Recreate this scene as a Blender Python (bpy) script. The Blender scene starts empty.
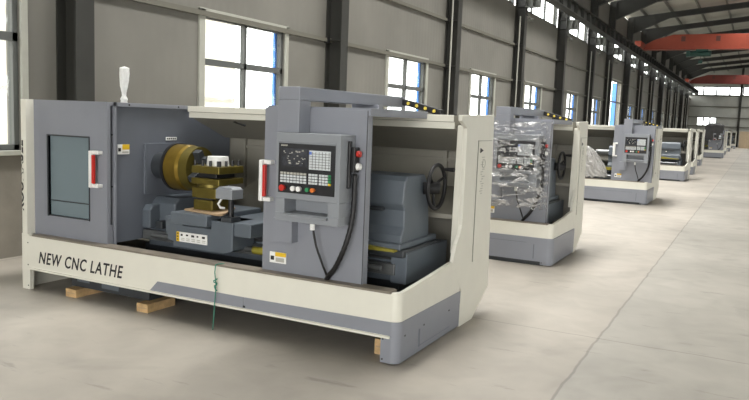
import bpy, math, random
from mathutils import Vector, Matrix
random.seed(7)
C = bpy.context.scene.collection
PI = math.pi

# ------------------------------------------------------------ materials
MATS = {}
def srgb(r, g, b):
    f = lambda c: (c/255/12.92) if c/255 <= .04045 else ((c/255+.055)/1.055)**2.4
    return (f(r), f(g), f(b), 1)
def mat(name, col, rough=.5, metal=0, noise=.06, nscale=6, bump=0, bscale=60, emit=0, spec=.5):
    m = bpy.data.materials.new(name); m.use_nodes = True; MATS[name] = m
    nt = m.node_tree; b = nt.nodes['Principled BSDF']
    c = srgb(*col)
    b.inputs['Roughness'].default_value = rough; b.inputs['Metallic'].default_value = metal
    b.inputs['Specular IOR Level'].default_value = spec
    tc = nt.nodes.new('ShaderNodeTexCoord')
    n = nt.nodes.new('ShaderNodeTexNoise'); n.inputs['Scale'].default_value = nscale; n.inputs['Detail'].default_value = 4
    nt.links.new(tc.outputs['Object'], n.inputs['Vector'])
    r = nt.nodes.new('ShaderNodeMapRange'); r.inputs['From Min'].default_value = .3; r.inputs['From Max'].default_value = .7
    r.inputs['To Min'].default_value = 1-noise; r.inputs['To Max'].default_value = 1+noise
    nt.links.new(n.outputs['Fac'], r.inputs['Value'])
    v = nt.nodes.new('ShaderNodeVectorMath'); v.operation = 'SCALE'; v.inputs[0].default_value = c[:3]
    nt.links.new(r.outputs['Result'], v.inputs['Scale']); nt.links.new(v.outputs['Vector'], b.inputs['Base Color'])
    if bump:
        n2 = nt.nodes.new('ShaderNodeTexNoise'); n2.inputs['Scale'].default_value = bscale
        nt.links.new(tc.outputs['Object'], n2.inputs['Vector'])
        bp = nt.nodes.new('ShaderNodeBump'); bp.inputs['Strength'].default_value = bump; bp.inputs['Distance'].default_value = .01
        nt.links.new(n2.outputs['Fac'], bp.inputs['Height']); nt.links.new(bp.outputs['Normal'], b.inputs['Normal'])
    if emit:
        b.inputs['Emission Color'].default_value = c; b.inputs['Emission Strength'].default_value = emit
    return m
mat('cream', (222, 220, 208), .45, noise=.02)
mat('cream_shaded', (140, 137, 127), .55, noise=.03)  # darkened copy of cream: the shade inside the lathes is put into the colour
mat('grey_paint', (134, 137, 145), .42, noise=.02)
mat('control_grey', (138, 142, 147), .45, noise=.02)
mat('housing_grey', (104, 109, 118), .5, noise=.03)
mat('cast_grey', (92, 100, 108), .45, noise=.05)
mat('dark_cast', (52, 56, 60), .5)
mat('steel_way', (120, 122, 122), .3, .6, noise=.1)
mat('tray_metal', (130, 122, 110), .5, .1, noise=.12, nscale=12)
mat('brass', (150, 124, 52), .3, .75, noise=.15, nscale=8)
mat('oiled_brass', (112, 100, 44), .36, .6, noise=.15, nscale=14)
mat('white_plastic', (235, 235, 232), .4)
mat('black_rubber', (22, 22, 24), .5)
mat('black_panel', (30, 31, 34), .35)
mat('red_grip', (200, 40, 30), .4)
mat('red_button', (190, 45, 35), .35)
mat('green_button', (50, 140, 90), .35)
mat('orange_button', (220, 120, 50), .35)
mat('yellow_label', (225, 185, 40), .5)
mat('yellow_dot', (240, 215, 90), .5)
mat('ink', (28, 28, 30), .6)
mat('faint_ink', (176, 174, 164), .6)
mat('screen_white', (205, 210, 212), .3, noise=.01)
mat('screen_dark', (48, 50, 56), .25, noise=.5, nscale=40)
mat('blue_patch', (90, 120, 200), .4)
mat('wood', (196, 164, 118), .7, noise=.2, nscale=20)
mat('cardboard', (176, 150, 118), .7)
mat('column_paint', (44, 44, 40), .55, noise=.12, nscale=3)
mat('bracket_paint', (96, 98, 92), .55, noise=.08)
mat('rafter_paint', (46, 47, 43), .55, noise=.08)
mat('purlin_paint', (92, 93, 86), .55)
mat('girt_paint', (98, 96, 86), .6)
mat('pale_pipe', (176, 176, 166), .5)
mat('frame_dark', (86, 88, 86), .45)
mat('frame_pale', (160, 160, 150), .5)
mat('blue_film', (90, 150, 240), .5)
mat('crane_red', (152, 64, 42), .5, noise=.06)
mat('crane_dull', (120, 52, 44), .6, noise=.08)
mat('crane_dark', (90, 50, 42), .5)
mat('hoist_green', (32, 70, 62), .5)
mat('green_string', (60, 130, 110), .8, noise=.2, nscale=60)
mat('tan', (196, 176, 148), .7, noise=.06)
mat('tarp', (58, 58, 58), .7, noise=.15, bump=.5, bscale=8)
mat('outside_wall', (246, 240, 228), .8)
mat('ground', (190, 186, 175), .9)
mat('olive_cover', (150, 140, 50), .5, noise=.1)
mat('foam', (232, 232, 228), .6, noise=.08, nscale=30, bump=.6, bscale=40)

def wall_material(name, col, period, axis, plinth=False):
    m = mat(name, col, .6, noise=.1, nscale=.9)
    nt = m.node_tree; b = nt.nodes['Principled BSDF']
    tc = [n for n in nt.nodes if n.type == 'TEX_COORD'][0]
    sep = nt.nodes.new('ShaderNodeSeparateXYZ'); nt.links.new(tc.outputs['Object'], sep.inputs[0])
    w = nt.nodes.new('ShaderNodeMath'); w.operation = 'MULTIPLY'; w.inputs[1].default_value = 1/period
    nt.links.new(sep.outputs[axis], w.inputs[0])
    fr = nt.nodes.new('ShaderNodeMath'); fr.operation = 'FRACT'; nt.links.new(w.outputs[0], fr.inputs[0])
    lt = nt.nodes.new('ShaderNodeMath'); lt.operation = 'LESS_THAN'; lt.inputs[1].default_value = .02
    nt.links.new(fr.outputs[0], lt.inputs[0])
    # fine ribs
    s = nt.nodes.new('ShaderNodeMath'); s.operation = 'MULTIPLY'; s.inputs[1].default_value = 2*PI/(period/6)
    nt.links.new(sep.outputs[axis], s.inputs[0])
    sn = nt.nodes.new('ShaderNodeMath'); sn.operation = 'SINE'; nt.links.new(s.outputs[0], sn.inputs[0])
    h = nt.nodes.new('ShaderNodeMath'); h.operation = 'MULTIPLY_ADD'; h.inputs[1].default_value = .12
    nt.links.new(sn.outputs[0], h.inputs[0])
    neg = nt.nodes.new('ShaderNodeMath'); neg.operation = 'MULTIPLY'; neg.inputs[1].default_value = -1
    nt.links.new(lt.outputs[0], neg.inputs[0]); nt.links.new(neg.outputs[0], h.inputs[2])
    bp = nt.nodes.new('ShaderNodeBump'); bp.inputs['Strength'].default_value = .35; bp.inputs['Distance'].default_value = .02
    nt.links.new(h.outputs[0], bp.inputs['Height']); nt.links.new(bp.outputs['Normal'], b.inputs['Normal'])
    return m
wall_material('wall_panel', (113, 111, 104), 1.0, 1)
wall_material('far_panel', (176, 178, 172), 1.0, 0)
wall_material('roof_sheet', (166, 166, 157), .9, 1)
mat('plinth', (122, 117, 107), .85, noise=.16, nscale=2.5, bump=.5, bscale=12)

def glass_material():
    m = bpy.data.materials.new('pane_glass'); m.use_nodes = True; MATS['pane_glass'] = m
    nt = m.node_tree; nt.nodes.remove(nt.nodes['Principled BSDF'])
    o = nt.nodes['Material Output']
    t = nt.nodes.new('ShaderNodeBsdfTransparent'); t.inputs[0].default_value = (.93, .95, .95, 1)
    g = nt.nodes.new('ShaderNodeBsdfGlossy'); g.inputs['Roughness'].default_value = .05
    x = nt.nodes.new('ShaderNodeMixShader'); x.inputs[0].default_value = .06
    nt.links.new(t.outputs[0], x.inputs[1]); nt.links.new(g.outputs[0], x.inputs[2])
    nt.links.new(x.outputs[0], o.inputs[0])
    m2 = bpy.data.materials.new('door_glass'); m2.use_nodes = True; MATS['door_glass'] = m2
    nt = m2.node_tree; b = nt.nodes['Principled BSDF']
    b.inputs['Base Color'].default_value = srgb(118, 132, 138); b.inputs['Roughness'].default_value = .12
    m3 = bpy.data.materials.new('stretch_film'); m3.use_nodes = True; MATS['stretch_film'] = m3
    nt = m3.node_tree; nt.nodes.remove(nt.nodes['Principled BSDF']); o = nt.nodes['Material Output']
    t = nt.nodes.new('ShaderNodeBsdfTransparent'); t.inputs[0].default_value = (.95, .95, .95, 1)
    g = nt.nodes.new('ShaderNodeBsdfGlossy'); g.inputs['Roughness'].default_value = .18
    d = nt.nodes.new('ShaderNodeBsdfDiffuse'); d.inputs[0].default_value = (.8, .8, .8, 1)
    tc = nt.nodes.new('ShaderNodeTexCoord'); mp = nt.nodes.new('ShaderNodeMapping'); mp.inputs['Scale'].default_value = (2, 2, 7)
    mp.inputs['Rotation'].default_value = (0, .35, 0)
    nt.links.new(tc.outputs['Object'], mp.inputs[0])
    n = nt.nodes.new('ShaderNodeTexNoise'); n.inputs['Scale'].default_value = 3.2; n.inputs['Detail'].default_value = 7; n.inputs['Distortion'].default_value = 1.2
    nt.links.new(mp.outputs[0], n.inputs['Vector'])
    bp = nt.nodes.new('ShaderNodeBump'); bp.inputs['Strength'].default_value = 1; bp.inputs['Distance'].default_value = .05
    nt.links.new(n.outputs['Fac'], bp.inputs['Height']); nt.links.new(bp.outputs['Normal'], g.inputs['Normal'])
    r = nt.nodes.new('ShaderNodeMapRange'); r.inputs['From Min'].default_value = .50; r.inputs['From Max'].default_value = .64
    r.inputs['To Min'].default_value = .05; r.inputs['To Max'].default_value = .75
    nt.links.new(n.outputs['Fac'], r.inputs['Value'])
    x1 = nt.nodes.new('ShaderNodeMixShader'); x1.inputs[0].default_value = .45
    nt.links.new(d.outputs[0], x1.inputs[1]); nt.links.new(g.outputs[0], x1.inputs[2])
    x = nt.nodes.new('ShaderNodeMixShader')
    nt.links.new(r.outputs['Result'], x.inputs[0]); nt.links.new(t.outputs[0], x.inputs[1]); nt.links.new(x1.outputs[0], x.inputs[2])
    nt.links.new(x.outputs[0], o.inputs[0])
glass_material()
def foggy():
    m = bpy.data.materials.new('foggy_film'); m.use_nodes = True; MATS['foggy_film'] = m
    nt = m.node_tree; b = nt.nodes['Principled BSDF']; b.inputs['Base Color'].default_value = (.5, .49, .47, 1); b.inputs['Roughness'].default_value = .25; b.inputs['Alpha'].default_value = .72
    n = nt.nodes.new('ShaderNodeTexNoise'); n.inputs['Scale'].default_value = 7; n.inputs['Detail'].default_value = 6; n.inputs['Distortion'].default_value = 2
    tc = nt.nodes.new('ShaderNodeTexCoord'); nt.links.new(tc.outputs['Object'], n.inputs['Vector'])
    bp = nt.nodes.new('ShaderNodeBump'); bp.inputs['Strength'].default_value = 1; bp.inputs['Distance'].default_value = .06
    nt.links.new(n.outputs['Fac'], bp.inputs['Height']); nt.links.new(bp.outputs['Normal'], b.inputs['Normal'])
foggy()

def floor_material():
    m = bpy.data.materials.new('concrete'); m.use_nodes = True; MATS['concrete'] = m
    nt = m.node_tree; b = nt.nodes['Principled BSDF']; N = nt.nodes.new; L = nt.links.new
    tc = N('ShaderNodeTexCoord')
    def noise(s, d=5, dist=0):
        n = N('ShaderNodeTexNoise'); n.inputs['Scale'].default_value = s; n.inputs['Detail'].default_value = d
        n.inputs['Distortion'].default_value = dist; L(tc.outputs['Object'], n.inputs['Vector']); return n
    n1 = noise(.45, 5); n2 = noise(3.5, 6, .6); n3 = noise(1.1, 3, 1.5)
    r1 = N('ShaderNodeValToRGB'); r1.color_ramp.elements[0].color = srgb(158, 152, 142); r1.color_ramp.elements[1].color = srgb(178, 171, 160)
    r1.color_ramp.elements[0].position = .35; r1.color_ramp.elements[1].position = .65
    L(n1.outputs['Fac'], r1.inputs[0])
    r2 = N('ShaderNodeMapRange'); r2.inputs['From Min'].default_value = .3; r2.inputs['From Max'].default_value = .7
    r2.inputs['To Min'].default_value = .92; r2.inputs['To Max'].default_value = 1.05; L(n2.outputs['Fac'], r2.inputs['Value'])
    st = N('ShaderNodeMapRange'); st.inputs['From Min'].default_value = .56; st.inputs['From Max'].default_value = .72
    st.inputs['To Min'].default_value = 1; st.inputs['To Max'].default_value = .86; L(n3.outputs['Fac'], st.inputs['Value'])
    sep = N('ShaderNodeSeparateXYZ'); L(tc.outputs['Object'], sep.inputs[0])
    wob = noise(3, 2)
    def joint(out, at, period, width):
        a = N('ShaderNodeMath'); a.operation = 'ADD'; L(sep.outputs[out], a.inputs[0])
        wm = N('ShaderNodeMath'); wm.operation = 'MULTIPLY_ADD'; L(wob.outputs['Fac'], wm.inputs[0]); wm.inputs[1].default_value = .04; wm.inputs[2].default_value = -at - .02 + period/2
        L(wm.outputs[0], a.inputs[1])
        mo = N('ShaderNodeMath'); mo.operation = 'FLOORED_MODULO'; L(a.outputs[0], mo.inputs[0]); mo.inputs[1].default_value = period
        s = N('ShaderNodeMath'); s.operation = 'SUBTRACT'; L(mo.outputs[0], s.inputs[0]); s.inputs[1].default_value = period/2
        ab = N('ShaderNodeMath'); ab.operation = 'ABSOLUTE'; L(s.outputs[0], ab.inputs[0])
        lt = N('ShaderNodeMapRange'); L(ab.outputs[0], lt.inputs['Value']); lt.inputs['From Min'].default_value = width*.5; lt.inputs['From Max'].default_value = width*1.3
        lt.inputs['To Min'].default_value = .68; lt.inputs['To Max'].default_value = 1
        return lt.outputs['Result']
    jx = joint('X', -.965, 6.0, .010); jy = joint('Y', 5.76, 5.62, .008)
    cur = None
    for o in (r2.outputs['Result'], st.outputs['Result'], jx, jy):
        if cur is None: cur = o; continue
        mu = N('ShaderNodeMath'); mu.operation = 'MULTIPLY'; L(cur, mu.inputs[0]); L(o, mu.inputs[1]); cur = mu.outputs[0]
    v = N('ShaderNodeVectorMath'); v.operation = 'SCALE'; L(r1.outputs['Color'], v.inputs[0]); L(cur, v.inputs['Scale'])
    # slabs right of the long joint are tinted slightly darker and greyer
    gt = N('ShaderNodeMath'); gt.operation = 'GREATER_THAN'; L(sep.outputs['X'], gt.inputs[0]); gt.inputs[1].default_value = -.965
    sl = N('ShaderNodeMix'); sl.data_type = 'RGBA'; sl.inputs[6].default_value = (1, 1, 1, 1); sl.inputs[7].default_value = (.92, .95, .97, 1); L(gt.outputs[0], sl.inputs[0])
    vm = N('ShaderNodeVectorMath'); vm.operation = 'MULTIPLY'; L(v.outputs['Vector'], vm.inputs[0]); L(sl.outputs[2], vm.inputs[1])
    # short scuffs
    mp = N('ShaderNodeMapping'); mp.inputs['Scale'].default_value = (.9, 3.2, 1); mp.inputs['Rotation'].default_value = (0, 0, .4); L(tc.outputs['Object'], mp.inputs[0])
    sn = N('ShaderNodeTexNoise'); sn.inputs['Scale'].default_value = 1.9; sn.inputs['Detail'].default_value = 7; sn.inputs['Roughness'].default_value = .62; L(mp.outputs[0], sn.inputs['Vector'])
    sr = N('ShaderNodeMapRange'); sr.inputs['From Min'].default_value = .62; sr.inputs['From Max'].default_value = .70; sr.inputs['To Min'].default_value = 1; sr.inputs['To Max'].default_value = .74
    L(sn.outputs['Fac'], sr.inputs['Value'])
    v2 = N('ShaderNodeVectorMath'); v2.operation = 'SCALE'; L(vm.outputs['Vector'], v2.inputs[0]); L(sr.outputs['Result'], v2.inputs['Scale'])
    L(v2.outputs['Vector'], b.inputs['Base Color'])
    b.inputs['Roughness'].default_value = .5; b.inputs['Specular IOR Level'].default_value = .4
    bp = N('ShaderNodeBump'); bp.inputs['Strength'].default_value = .15; bp.inputs['Distance'].default_value = .01
    L(n2.outputs['Fac'], bp.inputs['Height']); L(bp.outputs['Normal'], b.inputs['Normal'])
floor_material()

# ------------------------------------------------------------ mesh builder
class MB:
    def __init__(s): s.v = []; s.f = []; s.m = []; s.mats = []
    def mi(s, m):
        if m not in s.mats: s.mats.append(m)
        return s.mats.index(m)
    def add(s, vs, fs, m, smooth=False):
        b = len(s.v); i = s.mi(m); s.v += [tuple(p) for p in vs]
        for f in fs: s.f.append([b+k for k in f]); s.m.append((i, smooth))
        return s
    def box(s, x0, x1, y0, y1, z0, z1, m='grey_paint'):
        vs = [(x, y, z) for z in (z0, z1) for y in (y0, y1) for x in (x0, x1)]
        return s.add(vs, [(0,2,3,1), (4,5,7,6), (0,1,5,4), (2,6,7,3), (0,4,6,2), (1,3,7,5)], m)
    def prism(s, pts, axis, a, b, m='grey_paint'):
        """pts polygon; axis x: pts=(y,z); y: pts=(x,z); z: pts=(x,y)"""
        def P(p, t): return {'x': (t, p[0], p[1]), 'y': (p[0], t, p[1]), 'z': (p[0], p[1], t)}[axis]
        ar = sum(pts[i][0]*pts[(i+1) % len(pts)][1]-pts[(i+1) % len(pts)][0]*pts[i][1] for i in range(len(pts)))
        if (ar > 0) == (axis == 'y'): pts = pts[::-1]
        n = len(pts); vs = [P(p, a) for p in pts]+[P(p, b) for p in pts]
        fs = [tuple(range(n))[::-1], tuple(range(n, 2*n))]+[(i, (i+1) % n, n+(i+1) % n, n+i) for i in range(n)]
        return s.add(vs, fs, m)
    def cyl(s, p0, p1, r0, r1=None, n=16, m='grey_paint', caps=True):
        r1 = r0 if r1 is None else r1
        p0 = Vector(p0); p1 = Vector(p1); d = (p1-p0).normalized()
        u = d.orthogonal().normalized(); w = d.cross(u)
        ring = lambda p, r: [p+(u*math.cos(2*PI*i/n)+w*math.sin(2*PI*i/n))*r for i in range(n)]
        vs = ring(p0, r0)+ring(p1, r1)
        s.add(vs, [(i, (i+1) % n, n+(i+1) % n, n+i) for i in range(n)], m, True)
        if caps: s.add(ring(p0, r0), [tuple(range(n))[::-1]], m); s.add(ring(p1, r1), [tuple(range(n))], m)
        return s
    def tube(s, pts, r, n=8, m='black_rubber', closed=False):
        pts = [Vector(p) for p in pts]; k = len(pts); rings = []
        rr = r if hasattr(r, '__len__') else [r]*k
        u = None
        for i, p in enumerate(pts):
            a = pts[i-1] if (i or closed) else p; b = pts[(i+1) % k] if (i < k-1 or closed) else p
            d = (b-a).normalized()
            if u is None: u = d.orthogonal().normalized()
            u = (u-d*u.dot(d)).normalized(); w = d.cross(u)
            rings += [p+(u*math.cos(2*PI*j/n)+w*math.sin(2*PI*j/n))*rr[i] for j in range(n)]
        fs = []
        for i in range(k if closed else k-1):
            i2 = (i+1) % k
            fs += [(i*n+j, i*n+(j+1) % n, i2*n+(j+1) % n, i2*n+j) for j in range(n)]
        if not closed: fs += [tuple(range(n))[::-1], tuple(range((k-1)*n, k*n))]
        return s.add(rings, fs, m, True)
    def grid(s, fn, nu, nv, m, closed_u=False):
        vs = [fn(i/nu, j/nv) for j in range(nv+1) for i in range(nu+1)]
        return s.add(vs, [(j*(nu+1)+i, j*(nu+1)+i+1, (j+1)*(nu+1)+i+1, (j+1)*(nu+1)+i) for j in range(nv) for i in range(nu)], m, True)
    def build(s, name, parent=None, bevel=0, loc=None, **tags):
        me = bpy.data.meshes.new(name); me.from_pydata(s.v, [], s.f)
        for m in s.mats: me.materials.append(MATS[m])
        for p, (i, sm) in zip(me.polygons, s.m): p.material_index = i; p.use_smooth = sm
        me.update()
        o = bpy.data.objects.new(name, me); C.objects.link(o)
        if parent: o.parent = parent
        if loc: o.location = loc
        if bevel:
            b = o.modifiers.new('bevel', 'BEVEL'); b.width = bevel; b.segments = 2; b.limit_method = 'ANGLE'; b.angle_limit = .7
        for k, v in tags.items(): o[k] = v
        return o
def root(name, loc, label, category, group=None, rz=0):
    o = bpy.data.objects.new(name, None); C.objects.link(o); o.location = loc; o.rotation_euler[2] = rz
    o.empty_display_size = .1; o['label'] = label; o['category'] = category
    if group: o['group'] = group
    return o
def text(name, body, size, parent, matrix, m='ink', sx=1, shear=0, depth=.001, warp=None, bold=0, space=1):
    cu = bpy.data.curves.new(name, 'FONT'); cu.body = body; cu.size = size; cu.shear = shear; cu.extrude = depth
    cu.resolution_u = 3; cu.offset = bold; cu.space_character = space
    t = bpy.data.objects.new(name, cu); C.objects.link(t)
    dg = bpy.context.evaluated_depsgraph_get(); dg.update()
    me = bpy.data.meshes.new_from_object(t.evaluated_get(dg)); bpy.data.objects.remove(t)
    me.transform(Matrix.Diagonal((sx, 1, 1, 1)))
    if warp:
        for v in me.vertices: v.co = warp(v.co)
    else: me.transform(matrix)
    me.materials.clear(); me.materials.append(MATS[m])
    o = bpy.data.objects.new(name, me); C.objects.link(o); o.parent = parent
    return o
RX = Matrix.Rotation(PI/2, 4, 'X')          # xy text -> facing -y
def front(x, y, z): return Matrix.Translation((x, y, z)) @ RX
RE = Matrix(((0,0,1,0), (1,0,0,0), (0,1,0,0), (0,0,0,1)))   # text on a face looking +x, reading along +y
def struct(o, kind='structure'): o['kind'] = kind; return o

# ------------------------------------------------------------ lathe
def handle(parent, x, y, z0, z1, red=True, name='handle'):
    h = MB(); w = .018
    h.box(x-.045, x-.015, y-.075, y-.05, z0, z1, 'white_plastic')
    for z in (z0, z1-.03): h.box(x-.045, x+.045, y-.055, y, z, z+.03, 'white_plastic')
    o = h.build(name, parent, .005)
    g = MB().box(x-.015, x+.008, y-.07, y-.045, z0+.035, z1-.035, 'red_grip' if red else 'white_plastic')
    g.build('grip', o, .004)
    return o

def lathe(X, Y, label, dshift=0, depth=1.77, detail=2, door=True, cabinet=True, full_base=False, text_on=False):
    R = root('cnc_lathe', (X, Y, 0), label, 'lathe', 'lathes lined up along the hall')
    # --- lower cream front panel, with flare
    p = MB()
    # front sheet z .19-.50, thickness .05
    p.box(-3.675, -.06, 0, .03, .20, .487, 'cream')
    p.box(-3.675, -.06, -.012, .03, .185, .20, 'cream')
    # rounded corner at the right front
    n = 8; pts = []
    for i in range(n+1):
        a = PI/2*i/n; pts.append((-.06+.06*math.sin(a), .06-.06*math.cos(a)))
    inner = [(-.03, .06), (-.06, .03)]
    p.prism(pts+inner, 'z', .20, .50, 'cream')
    p.build('front_panel', R, 0)
    sd = MB(); sd.prism([(.06, .29), (.06, .50), (.5, .53), (.9, .565), (1.12, .565), (1.12, .29)], 'x', -.03, 0, 'cream'); sd.build('side_panel', R)
    # grey trim band along the foot of the front and round the corner
    g = MB()
    g.prism([(-2.22, .205), (-2.14, .287), (-1.28, .287), (-1.28, .205)], 'y', -.006, .0, 'grey_paint')
    g.prism([(-1.275, .205), (-1.275, .287), (-.06, .30), (-.06, .205)], 'y', -.006, .0, 'grey_paint')
    pts2 = [(-.06+.066*math.sin(PI/2*i/n), .06-.066*math.cos(PI/2*i/n)) for i in range(n+1)]
    g.prism(pts2+[(-.02, .06), (-.06, .02)], 'z', .2, .30, 'grey_paint')
    g.box(0, .006, .06, 1.13, .2, .30, 'grey_paint')
    g.box(-1.285, -1.265, -.008, 0, .21, .225, 'ink')
    g.build('trim_band', R)
    if full_base:
        fb = MB(); fb.box(-3.62, -.06, -.014, .02, .05, .33, 'grey_paint'); fb.box(-.215, -.205, -.016, -.014, .08, .25, 'housing_grey'); fb.box(-1.3, -.3, -.015, -.014, .262, .266, 'housing_grey')
        fb.prism([(-.06, -.014)]+[(-.06+.074*math.sin(PI/2*i/n), .06-.074*math.cos(PI/2*i/n)) for i in range(n+1)]+[(.014, 1.10), (-.02, 1.10), (-.02, .06), (-.06, .02)], 'z', .03, .33, 'grey_paint')
        fb.box(-3.6, -.1, .02, .06, .0, .06, 'dark_cast'); fb.build('base_skirt', R)
    # end base box
    e = MB()
    e.prism([(-.13, .0), (-.06, .0)]+[(-.06+.06*math.sin(PI/2*i/n), .06-.06*math.cos(PI/2*i/n)) for i in range(n+1)]+[(0, 1.14), (-.05, 1.14), (-.05, .12), (-.13, .12)], 'z', .012, .198, 'grey_paint')
    e.box(.0, .003, .34, .36, .05, .18, 'housing_grey'); e.box(.0, .002, .345, .93, .055, .058, 'housing_grey')
    for y in (.1, .42, .9): e.box(.0, .004, y, y+.012, .185, .197, 'ink')
    for z in (.03, .17): e.box(-.118, -.108, -.004, 0, z, z+.012, 'ink')
    e.build('end_base', R, .003)
    # left leg / end panel
    l = MB()
    n2 = 6; r = .05
    pts = [(-3.80+r-r*math.cos(PI/2*i/n2), .0+r-r*math.sin(PI/2*i/n2)) for i in range(n2+1)]
    l.prism(pts+[(-3.70, 0), (-3.70, depth), (-3.80, depth)], 'z', .50, 1.70, 'cream')
    pts = [(x-.01, y) for x, y in pts]
    l.prism(pts+[(-3.675, 0), (-3.675, .04), (-3.78, .04), (-3.78, depth-.1), (-3.81, depth-.1)], 'z', .0, .50, 'cream')
    for z in (.03, .22, .42): l.box(-3.70, -3.69, -.003, 0, z, z+.01, 'ink')
    l.build('end_panel', R)
    if text_on:
        def wrapf(co):
            # text runs upward; glyph height wraps from the front round to the side
            s_ = .006 - (co.y)             # arc position: 0 at the tangent point on the front, negative = towards the side
            a = min(PI/2, max(0, -s_/r)) if s_ < 0 else 0
            cx, cy = -3.80+r, r
            rr = r+.0015+co.z*.3
            if s_ >= 0: x, y = cx+s_, cy-rr
            elif -s_ < r*PI/2: x, y = cx-rr*math.sin(a), cy-rr*math.cos(a)
            else: x, y = cx-rr, cy+(-s_-r*PI/2)
            return Vector((x, y, .70+co.x))
        text('lettering', 'ROUNASEE', .11, R, None, sx=1.15, warp=wrapf, bold=.004)
        text('lettering', 'NEW CNC LATHE', .148, R, front(-3.56, -.001, .258), sx=.78, shear=.26, bold=.0022, space=1.13)
    # --- right end tall panel
    t = MB()
    t.prism([(.40, .50), (.94, .56), (.965, .63), (1.0, .70), (1.06, .76), (1.10, .84), (1.10, 1.60), (.98, 1.655), (.98, 1.70), (depth-.03, 1.715), (depth+.02, .9), (depth+.05, .21), (depth-.33, .0), (1.15, .0), (1.15, .30), (1.0, .5)], 'x', -.03, .002, 'cream')
    t.prism([(-.09, .6), (-.03, .6), (-.03, 1.62), (-.08, 1.62)], 'y', 1.10, 1.14, 'cream')
    ep = t.build('end_panel', R, .004)
    d = MB(); y0 = depth-.40
    d.box(.002, .006, y0, y0+.34, .5, 1.50, 'cream'); d.box(.002, .0075, y0, y0+.34, 1.496, 1.503, 'faint_ink'); d.box(.002, .0075, y0, y0+.004, .5, 1.5, 'faint_ink')
    d.prism([(y0+.05, 1.44), (y0+.05, 1.40), (y0+.12, 1.42)], 'x', .006, .010, 'ink')
    if detail > 0:
        for k in range(16):
            z = 1.36-.02*k; yy = y0+.10+.02*math.sin(k*1.7); d.box(.006, .008, yy, yy+.05+.02*math.cos(k*2.3), z, z+.006, 'faint_ink')
        d.tube([(.007, y0+.15+.035*math.cos(a*PI/8), 1.31+.035*math.sin(a*PI/8)) for a in range(16)], .003, 5, 'faint_ink', True)
    if full_base:
        for z in (.62, 1.36): d.box(.002, .006, 1.30, 1.33, z, z+.03, 'ink')
    d.build('access_cover', R)
    # --- rear / roof
    rf = MB()
    rf.prism([(1.08, 1.59), (1.05, 1.59), (1.05, 1.64), (1.03, 1.645), (1.03, 1.695), (depth-.03, 1.695), (depth-.03, 1.40), (depth-.2, 1.40)], 'x', -2.765, -.09, 'cream_shaded')
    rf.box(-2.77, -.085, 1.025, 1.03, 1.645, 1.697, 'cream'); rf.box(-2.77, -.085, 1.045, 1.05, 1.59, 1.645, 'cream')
    rf.tube([(-2.3, 1.13, 1.575), (-2.28, 1.18, 1.56), (-2.22, 1.2, 1.54)], .018, 8, 'black_rubber')
    rf.build('roof_cover', R, .004)
    bk = MB(); bk.box(-3.7, -.05, depth-.06, depth-.02, .2, 1.67, 'cream_shaded')
    for x in (-2.62, -1.2, -.42): bk.box(x, x+.035, depth-.10, depth-.06, .9, 1.4, 'cream_shaded')
    bk.box(-2.58, -.1, depth-.09, depth-.06, 1.30, 1.33, 'cream_shaded')
    bk.prism([(1.2, .86), (1.2, .90), (depth-.06, 1.08), (depth-.06, 1.0)], 'x', -2.3, -.1, 'cream_shaded')
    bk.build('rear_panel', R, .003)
    # --- left cabinet and headstock housing
    if cabinet:
        c = MB()
        x0, x1, wx0, wx1, wz0, wz1 = -3.74, -2.79, -3.51, -3.0, .69, 1.39
        c.box(x0, wx0, .08, .115, .49, 1.70); c.box(wx1, x1, .08, .115, .49, 1.70)
        c.box(wx0, wx1, .08, .115, .49, wz0); c.box(wx0, wx1, .08, .115, wz1, 1.70)
        c.box(x0, x1, .115, .14, .49, wz0-.03); c.box(x0, x1, .115, .16, 1.67, 1.70)
        cd = c.build('cover_door', R)
        MB().box(wx0, wx1, .10, .11, wz0, wz1, 'door_glass').build('window', cd)
        f = MB()
        f.box(wx0-.012, wx0, .07, .1, wz0-.012, wz1+.012, 'dark_cast'); f.box(wx1, wx1+.005, .07, .1, wz0-.01, wz1+.01, 'dark_cast')
        f.box(wx0, wx1, .07, .1, wz0-.006, wz0, 'dark_cast'); f.box(wx0, wx1, .07, .1, wz1, wz1+.012, 'dark_cast'); f.box(wx0, wx1, .098, .1, .815, .825, 'dark_cast')
        f.build('window_seal', cd)
        handle(cd, -2.885, .08, .98, 1.29)
    h = MB(); hs = 'housing_grey'
    h.box(-3.70, -2.80, .165, depth-.08, .5, 1.665, hs)
    h.box(-2.84, -2.775, .15, .17, .49, 1.70, 'grey_paint'); h.box(-2.80, -2.775, .15, 1.06, 1.665, 1.70, 'grey_paint')
    for y in (.3, .9): h.box(-2.775, -2.772, y, y+.015, 1.675, 1.69, 'ink')
    for z in (.6, .98, 1.42): h.box(-2.815, -2.80, .147, .15, z, z+.014, 'ink')
    h.box(-2.80, -2.785, .50, 1.02, .90, 1.35, hs); h.box(-2.786, -2.783, .52, .526, .92, 1.33, 'cast_grey')
    hh = h.build('headstock_cover', R, .003)
    if detail > 1:
        lb = MB(); lb.box(-2.80, -2.796, .20, .33, 1.26, 1.345, 'white_plastic'); lb.box(-2.796, -2.795, .25, .33, 1.30, 1.345, 'yellow_label')
        lb.box(-2.796, -2.795, .205, .235, 1.285, 1.315, 'ink'); lb.box(-2.796, -2.795, .25, .32, 1.27, 1.285, 'faint_ink'); lb.build('warning_label', hh)
        lb = MB(); lb.box(-2.80, -2.796, .77, .91, 1.375, 1.405, 'white_plastic')
        for k in range(5): lb.box(-2.796, -2.795, .785+.024*k, .80+.024*k, 1.383, 1.397, 'ink')
        lb.build('name_plate', hh)
    # headstock lower casting
    k = MB()
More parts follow.
